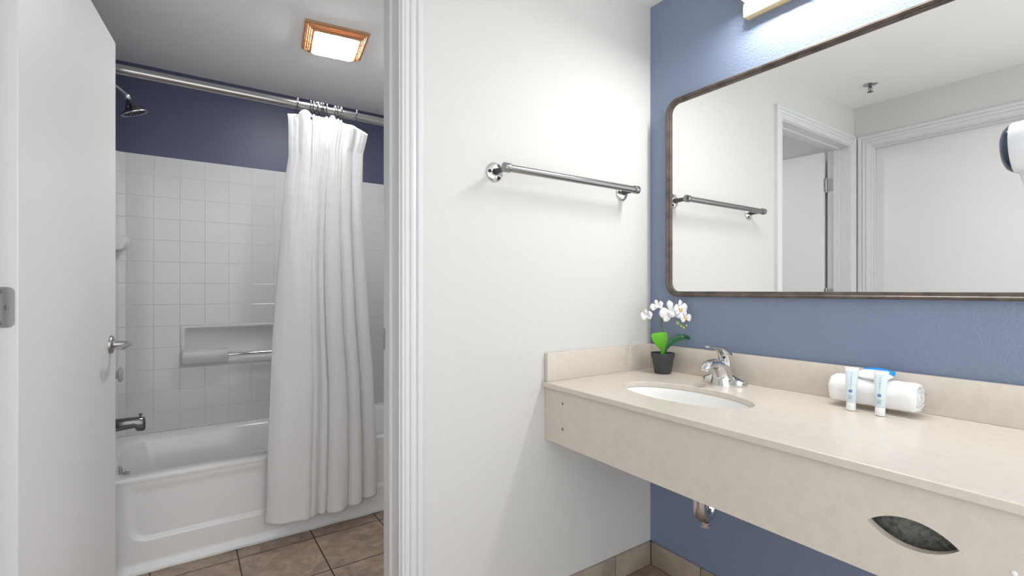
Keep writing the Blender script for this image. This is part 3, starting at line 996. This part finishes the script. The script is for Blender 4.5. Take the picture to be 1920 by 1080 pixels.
# ------------------------------------------------------------------ towel bar
tb = thing('towel_bar', 'brushed steel towel bar on two round screwed plates on the white wall', 'towel bar', (-.49, 0, 1.605))
BY, BZ = -.078, 1.605
bm = nb(); cyl(bm, (-.800, BY, BZ), (-.194, BY, BZ), .0125, seg=28); obj('bar', bm, 'steel', tb)
for x0, x1 in ((-.824, -.799), (-.195, -.170)):
    bm = nb(); cyl(bm, (x0, BY, BZ), (x1, BY, BZ), .0160, seg=28, bev=.0015); obj('end_cap', bm, 'steel', tb)
for x in (-.811, -.182):
    bm = nb(); tube(bm, [(x, -.006, BZ), (x, -.02, BZ), (x, -.05, BZ), (x, BY + .004, BZ)], .01, 18, flat=[(.017, .013), (.0125, .010), (.0105, .009), (.0105, .009)], up=(0, 0, 1)); obj('post', bm, 'hook', tb)
    bm = nb(); lathe(bm, [(.034, 0), (.034, .002), (.032, .005), (.024, .009), (.014, .0115)], (x, -.0004, BZ), (0, -1, 0), 36)
    ro = obj('rosette', bm, 'bright_steel', tb)
    for a in (60, 180, 300):
        sx, sz = x + .0235 * math.cos(math.radians(a)), BZ + .0235 * math.sin(math.radians(a))
        bm = nb(); lathe(bm, [(.0064, .005), (.0064, .0108), (.0054, .0118), (.0024, .0118), (.0018, .0100)], (sx, 0, sz), (0, -1, 0), 16)
        obj('screw', bm, 'dark_chrome', ro)

# ------------------------------------------------------------------ fire sprinkler
sk = thing('fire_sprinkler', 'chrome fire sprinkler on the ceiling, seen in the mirror', 'sprinkler', (-1.754, -.225, CEIL))
bm = nb(); lathe(bm, [(.037, 0), (.036, .003), (.024, .007), (.010, .008)], (-1.754, -.225, CEIL - .0003), (0, 0, -1), 32); obj('escutcheon', bm, 'satin', sk)
bm = nb(); cyl(bm, (-1.754, -.225, CEIL - .007), (-1.754, -.225, CEIL - .022), .0085, seg=16)
for s in (-1, 1):
    tube(bm, [(-1.754, -.225 + s * .007, CEIL - .02), (-1.754, -.225 + s * .010, CEIL - .030), (-1.754, -.225 + s * .003, CEIL - .045)], .002, 8)
cyl(bm, (-1.754, -.225, CEIL - .02), (-1.754, -.225, CEIL - .044), .0025, seg=10)
obj('frame_arms', bm, 'dark_chrome', sk)
bm = nb()
for k in range(10):
    a = 2 * PI * k / 10
    p = Vector((-1.754, -.225, CEIL - .046)); d = Vector((math.cos(a), math.sin(a), 0)); q = Vector((-d.y, d.x, 0)) * .0028
    vs = [bm.verts.new(c) for c in (p + q, p + d * .016 + q, p + d * .016 - q, p - q)]
    f = bm.faces.new(vs); e = bmesh.ops.extrude_face_region(bm, geom=[f]); bmesh.ops.translate(bm, vec=(0, 0, -.0012), verts=[v for v in e['geom'] if isinstance(v, bmesh.types.BMVert)])
cyl(bm, (-1.754, -.225, CEIL - .0455), (-1.754, -.225, CEIL - .0475), .006, seg=16)
obj('deflector', bm, 'dark_chrome', sk)

# ------------------------------------------------------------------ orchid
OX, OY = -.087, -.135
orc = thing('potted_orchid', 'small white artificial orchid in a charcoal plastic pot in the counter corner', 'potted plant', (OX, OY, ZC))
bm = nb(); lathe(bm, [(.001, .001), (.031, 0), (.033, .002), (.0425, .062), (.0455, .063), (.048, .082), (.0465, .083), (.0425, .066), (.041, .062), (.001, .060)], (OX, OY, ZC), (0, 0, 1), 40, True, True)
obj('pot', bm, 'pot', orc)
bm = nb(); lathe(bm, [(.041, .0605), (.038, .066), (.02, .069), (.001, .070)], (OX, OY, ZC), (0, 0, 1), 28); obj('soil', bm, 'soil', orc)
Z0 = ZC + .066
KR = Vector((.8257, -.5640, 0)); KF = Vector((.564, .8257, 0)); UP = Vector((0, 0, 1))      # handy axes: across the corner, and towards the wall corner


def op(r, f, z):
    return Vector((OX, OY, 0)) + KR * r + KF * f + Vector((0, 0, z))


bm = nb()
ms = spline([op(.002, 0, Z0), op(.001, -.004, .99), op(-.004, -.005, 1.055), op(-.008, -.004, 1.105), op(-.004, -.006, 1.128), op(.025, -.010, 1.125), op(.060, -.014, 1.100), op(.075, -.016, 1.068), op(.085, -.018, 1.050)], 7)
tube(bm, ms, [.0026 - .0013 * k / len(ms) for k in range(len(ms))], 10)
tube(bm, spline([op(-.0045, -.005, 1.052), op(-.022, -.008, 1.075), op(-.040, -.012, 1.084), op(-.058, -.014, 1.088)], 6), .0015, 8)
obj('flower_stem', bm, 'stem', orc)


def leaf(name, m_, pts, widths, nrm, cup):
    sp_ = spline(pts, 6)
    bm = nb()
    rows_ = []
    n = len(sp_)
    for i, p in enumerate(sp_):
        d = (sp_[min(i + 1, n - 1)] - sp_[max(i - 1, 0)]).normalized()
        s = Vector(nrm).cross(d).normalized()
        nn_ = d.cross(s)
        w = interp(widths, i / (n - 1))
        rows_.append([p + s * w * q + nn_ * (cup * w * q * q) for q in (-1, -.8, -.5, -.2, 0, .2, .5, .8, 1)])
    loft(bm, rows_, False, False, closed=False)
    o_ = obj(name, bm, m_, orc, angle=180)
    k = o_.modifiers.new('thickness', 'SOLIDIFY'); k.thickness = .0012
    return o_


leaf('leaf', 'leaf_light', [op(-.002, -.002, Z0), op(-.004, -.008, .960), op(-.012, -.014, .992), op(-.020, -.014, 1.016), op(-.022, -.010, 1.026)],
     [(0, .005), (.25, .009), (.42, .022), (.6, .032), (.8, .033), (.9, .027), (.96, .018), (1, .008)], -KF, .16)['label'] = 'bright green rounded leaf'
leaf('leaf', 'leaf_dark', [op(.004, 0, Z0), op(.010, -.002, .958), op(.030, -.004, .984), op(.062, -.006, 1.004), op(.092, -.006, 1.008), op(.110, -.006, .999)],
     [(0, .004), (.2, .007), (.45, .0135), (.65, .014), (.82, .0095), (.93, .005), (1, .0006)], (-KF * .75 + UP * .65), .3)['label'] = 'dark green long leaf'


def flower(pos, face, rad, roll=0, back=False, spread=1.0, openk=.25):
    face = Vector(face).normalized()
    a, b, d = frame_axes(face, (0, 0, 1))
    bm = nb()
    for ang, ln, wd in ((90, 1.0, .34), (215, .95, .34), (325, .95, .34), (8, 1.0, .62), (172, 1.0, .62)):
        an = math.radians(ang + roll)
        di = a * math.cos(an) + b * math.sin(an); si = -a * math.sin(an) + b * math.cos(an)
        rows_ = []
        for k in range(9):
            t = k / 8
            w = rad * wd * (math.sin(PI * min(1, t * .93 + .05)) ** .7) * (.35 + .75 * t if t < .8 else .95)
            h = rad * openk * math.sin(t * 2.2) + (.0012 if wd > .5 else 0)
            rows_.append([pos + di * rad * ln * t * spread + si * w * q + d * (h - .22 * w * q * q + .0009 * math.sin(9 * t + 5 * q)) for q in (-1, -.6, -.2, .2, .6, 1)])
        loft(bm, rows_, False, False, closed=False)
    f = obj('flower', bm, 'petal_back' if back else 'petal', orc, angle=180)
    k = f.modifiers.new('thickness', 'SOLIDIFY'); k.thickness = .0007
    bm = nb()
    lathe(bm, [(.001, -.001), (rad * .12, .001), (rad * .22, rad * .16), (rad * .26, rad * .30), (rad * .16, rad * .42), (rad * .02, rad * .45)], pos - b * rad * .08, d - b * .35, 14)
    for s in (-1, 1):
        lathe(bm, [(.0005, 0), (rad * .13, rad * .1), (rad * .15, rad * .22), (rad * .04, rad * .32)], pos + a * s * rad * .14, d + a * s * .8, 10)
    obj('lip', bm, 'petal' if back else 'lip', f)
    return f


VC = -KF
flower(op(-.066, -.014, 1.094), (-.75, -.25, .12), .031, 10, True, .85, .55)
flower(op(-.026, -.012, 1.132), (-.85, -.2, .45), .030, 20, True, .95, .3)
flower(op(.030, -.022, 1.108), VC + KR * -.25 + UP * .15, .050, 14, True, 1.0, .12)
flower(op(.058, -.024, 1.124), VC + KR * .45 + UP * .05, .036, 6, False, 1.0, .35)
flower(op(.080, -.026, 1.087), VC + KR * .15, .026, 8, False, .95, .45)
for r, f_, z, s in ((.056, -.015, 1.066, .0072), (.070, -.016, 1.054, .005), (.079, -.017, 1.048, .0045), (.090, -.018, 1.056, .004)):
    bm = nb(); lathe(bm, [(s * .1, -s * 1.2), (s * .7, -s * .7), (s, 0), (s * .75, s * .8), (s * .1, s * 1.3)], op(r, f_, z), (.3, -.2, -.6), 14); obj('bud', bm, 'bud', orc)

# ------------------------------------------------------------------ rolled towel and toiletries
tw = thing('rolled_towel', 'rolled white terry hand towel lying against the backsplash', 'towel', (-.078, -.855, ZC))
bm = nb()
TR, TCX = .0465, -.078
TCZ = ZC + .0475
ty0, ty1 = -.962, -.757
turns = 3.3
th = .0095
NS = 170
outer, inner = [], []
for k in range(NS + 1):
    t = k / NS
    a = -2.35 - turns * 2 * PI * (1 - t)
    r = lerp(.006, TR, t)
    wob = 1 + .03 * math.sin(3 * a + 1)
    outer.append((r * wob * math.cos(a) * 1.0, r * wob * math.sin(a)))
    r2 = max(.002, r - th)
    inner.append((r2 * wob * math.cos(a), r2 * wob * math.sin(a)))
rings = []
NYT = 26
for j in range(NYT + 1):
    u = j / NYT
    y = lerp(ty0, ty1, u)
    edge = min(u, 1 - u) * (ty1 - ty0)
    ring_ = []
    for lst, sg in ((outer, 1), (inner[::-1], -1)):
        for k, (cx_, cz_) in enumerate(lst):
            e = 1 - .10 * max(0, 1 - edge / .012) ** 2 * (1 if sg > 0 else 0)
            nz = .0016 * noise.noise((cx_ * 60, y * 45, cz_ * 60))
            L_ = math.hypot(cx_, cz_)
            g = (L_ * e + nz) / L_
            yy = y + (.004 * noise.noise((cx_ * 90, cz_ * 90, 3)) if j in (0, NYT) else 0) + (-.006 if j == 0 else .006 if j == NYT else 0) * (L_ / TR) * 0
            ring_.append((TCX + cx_ * g, yy, max(ZC + .0004, TCZ + cz_ * g)))
    rings.append(ring_)
loft(bm, rings)
obj('roll', bm, 'terry', tw, angle=180)


def text_mesh(name, txt, size, mtx, m_, parent):
    cu = bpy.data.curves.new(name, 'FONT')
    cu.body = txt
    cu.size = size
    cu.align_x = 'CENTER'
    cu.align_y = 'CENTER'
    cu.extrude = .00012
    to = bpy.data.objects.new(name, cu)
    C.objects.link(to)
    bpy.context.view_layer.update()
    me = bpy.data.meshes.new_from_object(to.evaluated_get(bpy.context.evaluated_depsgraph_get()))
    bpy.data.objects.remove(to)
    bpy.data.curves.remove(cu)
    bm = nb(); bm.from_mesh(me); bpy.data.meshes.remove(me)
    bmesh.ops.transform(bm, matrix=mtx, verts=bm.verts)
    return bm


def toiletry_tube(cx, cy, yaw, label):
    t = thing('toiletry_tube', label, 'toiletry tube', (cx, cy, ZC), 'toiletry tubes in front of the towel')
    Mt = Matrix.Translation((cx, cy, ZC)) @ Matrix.Rotation(yaw, 4, 'Z') @ Matrix.Rotation(math.radians(5), 4, 'Y')
    # local: width along y, front facing -x
    H = .121
    sect = [(.0235, .0108, .0108), (.0245, .0117, .0117), (.06, .0132, .0105), (.09, .0148, .0068), (.110, .0160, .0024), (.1115, .0165, .0014), (H, .0170, .0012)]
    def rg(z, wy, wx):
        return [Mt @ Vector((wx * math.sin(a), wy * math.cos(a), z)) for a in (2 * PI * k / 32 for k in range(32))]
    bm = nb(); loft(bm, [rg(*s) for s in sect[:5]]); body = obj('body', bm, 'tube', t, angle=60)
    bm = nb(); loft(bm, [rg(*s) for s in sect[4:]]); obj('crimp', bm, 'tube_white', t, angle=60)
    bm = nb(); loft(bm, [rg(0.0006, .0110, .0110), rg(.0012, .0115, .0115), rg(.0222, .0113, .0113), rg(.0232, .0107, .0107)]); obj('cap', bm, 'tube_white', t, angle=60)
    def face_x(z):
        for (z0, _, x0), (z1, _, x1) in zip(sect, sect[1:]):
            if z0 <= z <= z1:
                return lerp(x0, x1, (z - z0) / (z1 - z0)), (x1 - x0) / (z1 - z0)
        return .01, 0
    def fm(z, dz=0, out=.0003):
        x, sl = face_x(z)
        # frame: text x -> -local y (reads left to right from the front), text y -> up, normal -> -x
        upv = Vector((-sl, 0, 1)).normalized(); rt = Vector((0, -1, 0)); nv = rt.cross(upv)
        m3 = Matrix.Identity(4)
        for i in range(3):
            m3[i][0] = rt[i]; m3[i][1] = upv[i]; m3[i][2] = nv[i]
        m3.translation = Vector((-x - out, 0, z))
        return Mt @ m3
    bl = nb()
    zt = .101
    for ch in 'TEOKEI':
        b2 = text_mesh('letters', ch, .0054, fm(zt), None, None)
        me = bpy.data.meshes.new('tmp'); b2.to_mesh(me); b2.free(); bl.from_mesh(me); bpy.data.meshes.remove(me)
        zt -= .0072
    obj('lettering', bl, 'ink_grey', body, False)
    bm = nb(); r_ = bmesh.ops.create_circle(bm, cap_ends=True, radius=.0044, segments=28)
    for v in r_['verts']:
        v.co.z += .0
    bmesh.ops.transform(bm, matrix=fm(.0545, out=.0005), verts=bm.verts)
    e = bmesh.ops.extrude_face_region(bm, geom=bm.faces[:]); bmesh.ops.translate(bm, vec=Mt.to_3x3() @ Vector((.0008, 0, 0)), verts=[v for v in e['geom'] if isinstance(v, bmesh.types.BMVert)])
    obj('round_emblem', bm, 'ink_blue', body, False)
    bm = nb()
    for z, w, h in ((.0415, .0135, .0011), (.0375, .0085, .0013), (.0350, .0105, .0013), (.0315, .0125, .0006)):
        m4 = fm(z, out=.0007)
        n = max(3, int(w / .0012))
        for k in range(n):
            x0 = -w / 2 + w * k / n
            vs = [bm.verts.new(m4 @ Vector(p)) for p in ((x0, -h / 2, 0), (x0 + w / n * .72, -h / 2, 0), (x0 + w / n * .72, h / 2, 0), (x0, h / 2, 0))]
            bm.faces.new(vs)
    obj('small_print', bm, 'ink_grey', body, False)
    return t


toiletry_tube(-.1475, -.826, math.radians(8), 'pale blue toiletry tube with lilac dot at the towel, nearer the sink')
toiletry_tube(-.1500, -.895, math.radians(4), 'pale blue toiletry tube with lilac dot in front of the blue and white packet')

pk = thing('soap_packet', 'crinkled white packet with bright blue edges on top of the rolled towel', 'packet', (-.075, -.865, .951))
Mp = Matrix.Translation((-.086, -.862, .9615)) @ Matrix.Rotation(math.radians(-10), 4, 'Z') @ Matrix.Rotation(math.radians(-23), 4, 'Y')
bmw, bmb = nb(), nb()
hx, hy_ = .028, .044
NXp, NYp = 22, 30
def pz(u, v):
    e = (1 - abs(u) ** 3.0) * (1 - abs(v) ** 3.0)
    return .0085 * max(0, e) ** .6 + .0012 * noise.noise((u * 4, v * 5, 2)) * (1 - abs(u))
for sgn in (1, -1):
    G = [[(lerp(-1, 1, i / NXp), lerp(-1, 1, j / NYp)) for j in range(NYp + 1)] for i in range(NXp + 1)]
    for i in range(NXp):
        for j in range(NYp):
            u0, v0 = G[i][j]
            blue = (u0 > .42) or (v0 < -.74 and u0 > .1)
            tgt = bmb if blue else bmw
            vs = []
            for a, b in ((i, j), (i + 1, j), (i + 1, j + 1), (i, j + 1)):
                u, v = G[a][b]
                k_ = 1 - .10 * (u * v) ** 2
                vs.append(tgt.verts.new(Mp @ Vector((u * hx * k_ + .0012 * noise.noise((v * 6, u * 3, 1)), v * hy_ * k_ + .0012 * noise.noise((u * 6, v * 2, 5)), sgn * pz(u, v) + .004 * noise.noise((u * 1.6, v * 1.6, 9))))))
            tgt.faces.new(vs if sgn > 0 else vs[::-1])
for b in (bmw, bmb):
    bmesh.ops.remove_doubles(b, verts=b.verts, dist=.00005)
obj('wrapper', bmw, 'wrap_white', pk, angle=180)
obj('blue_edge', bmb, 'wrap_blue', pk, angle=180)['label'] = 'bright blue wrapper edge'

# ------------------------------------------------------------------ hair dryer on the side wall
hx_, hz2 = -.235, 1.500
hd_ = thing('hair_dryer', 'silver white hair dryer with dark blue rear cap in front of the mirror', 'hair dryer', (hx_, -1.30, 1.45))
bm = nb(); lathe(bm, [(.001, 0), (.018, .0006), (.033, .003), (.043, .0075), (.0495, .0140), (.0522, .019)], (hx_, -1.143, hz2), (0, -1, .04), 40, True, True)
cap_ = obj('rear_cap', bm, 'dryer_dark', hd_)
cap_['label'] = 'dark glossy rear cap'
bm = nb(); lathe(bm, [(.0526, .0188), (.0542, .023), (.0545, .045), (.050, .10), (.042, .145), (.036, .175), (.030, .19), (.029, .20), (.001, .20)], (hx_, -1.143, hz2), (0, -1, .04), 40)
obj('body', bm, 'dryer', hd_)
bm = nb()
tube(bm, spline([(hx_, -1.188, hz2 - .030), (hx_, -1.192, hz2 - .06), (hx_, -1.205, hz2 - .11), (hx_, -1.214, hz2 - .165), (hx_, -1.218, hz2 - .18)], 5), .017, 20, flat=[(.021 - .0002 * k, .018) for k in range(21)])
obj('handle', bm, 'dryer', hd_)
bm = nb()
hw_ = thing('hair_dryer_holder', 'white bracket on the blue wall carrying the hair dryer by its nozzle', 'holder', (0, -1.51, hz2))
box(bm, (-.022, -1.56, hz2 - .07), (-.0005, -1.46, hz2 + .09), .006, 3)
tube(bm, spline([(-.015, -1.51, hz2 + .012), (-.10, -1.51, hz2 + .012), (hx_ + .02, -1.50, hz2 + .012), (hx_, -1.462, hz2 + .012)], 6), .012, 14)
obj('wall_bracket', bm, 'dryer', hw_)
bm = nb(); lathe(bm, [(.052, 0), (.052, .135), (.048, .135), (.048, .004)], (hx_, -1.466, hz2 + .012), (0, 1, -.04), 36, True, True); obj('cup', bm, 'dryer', hw_)
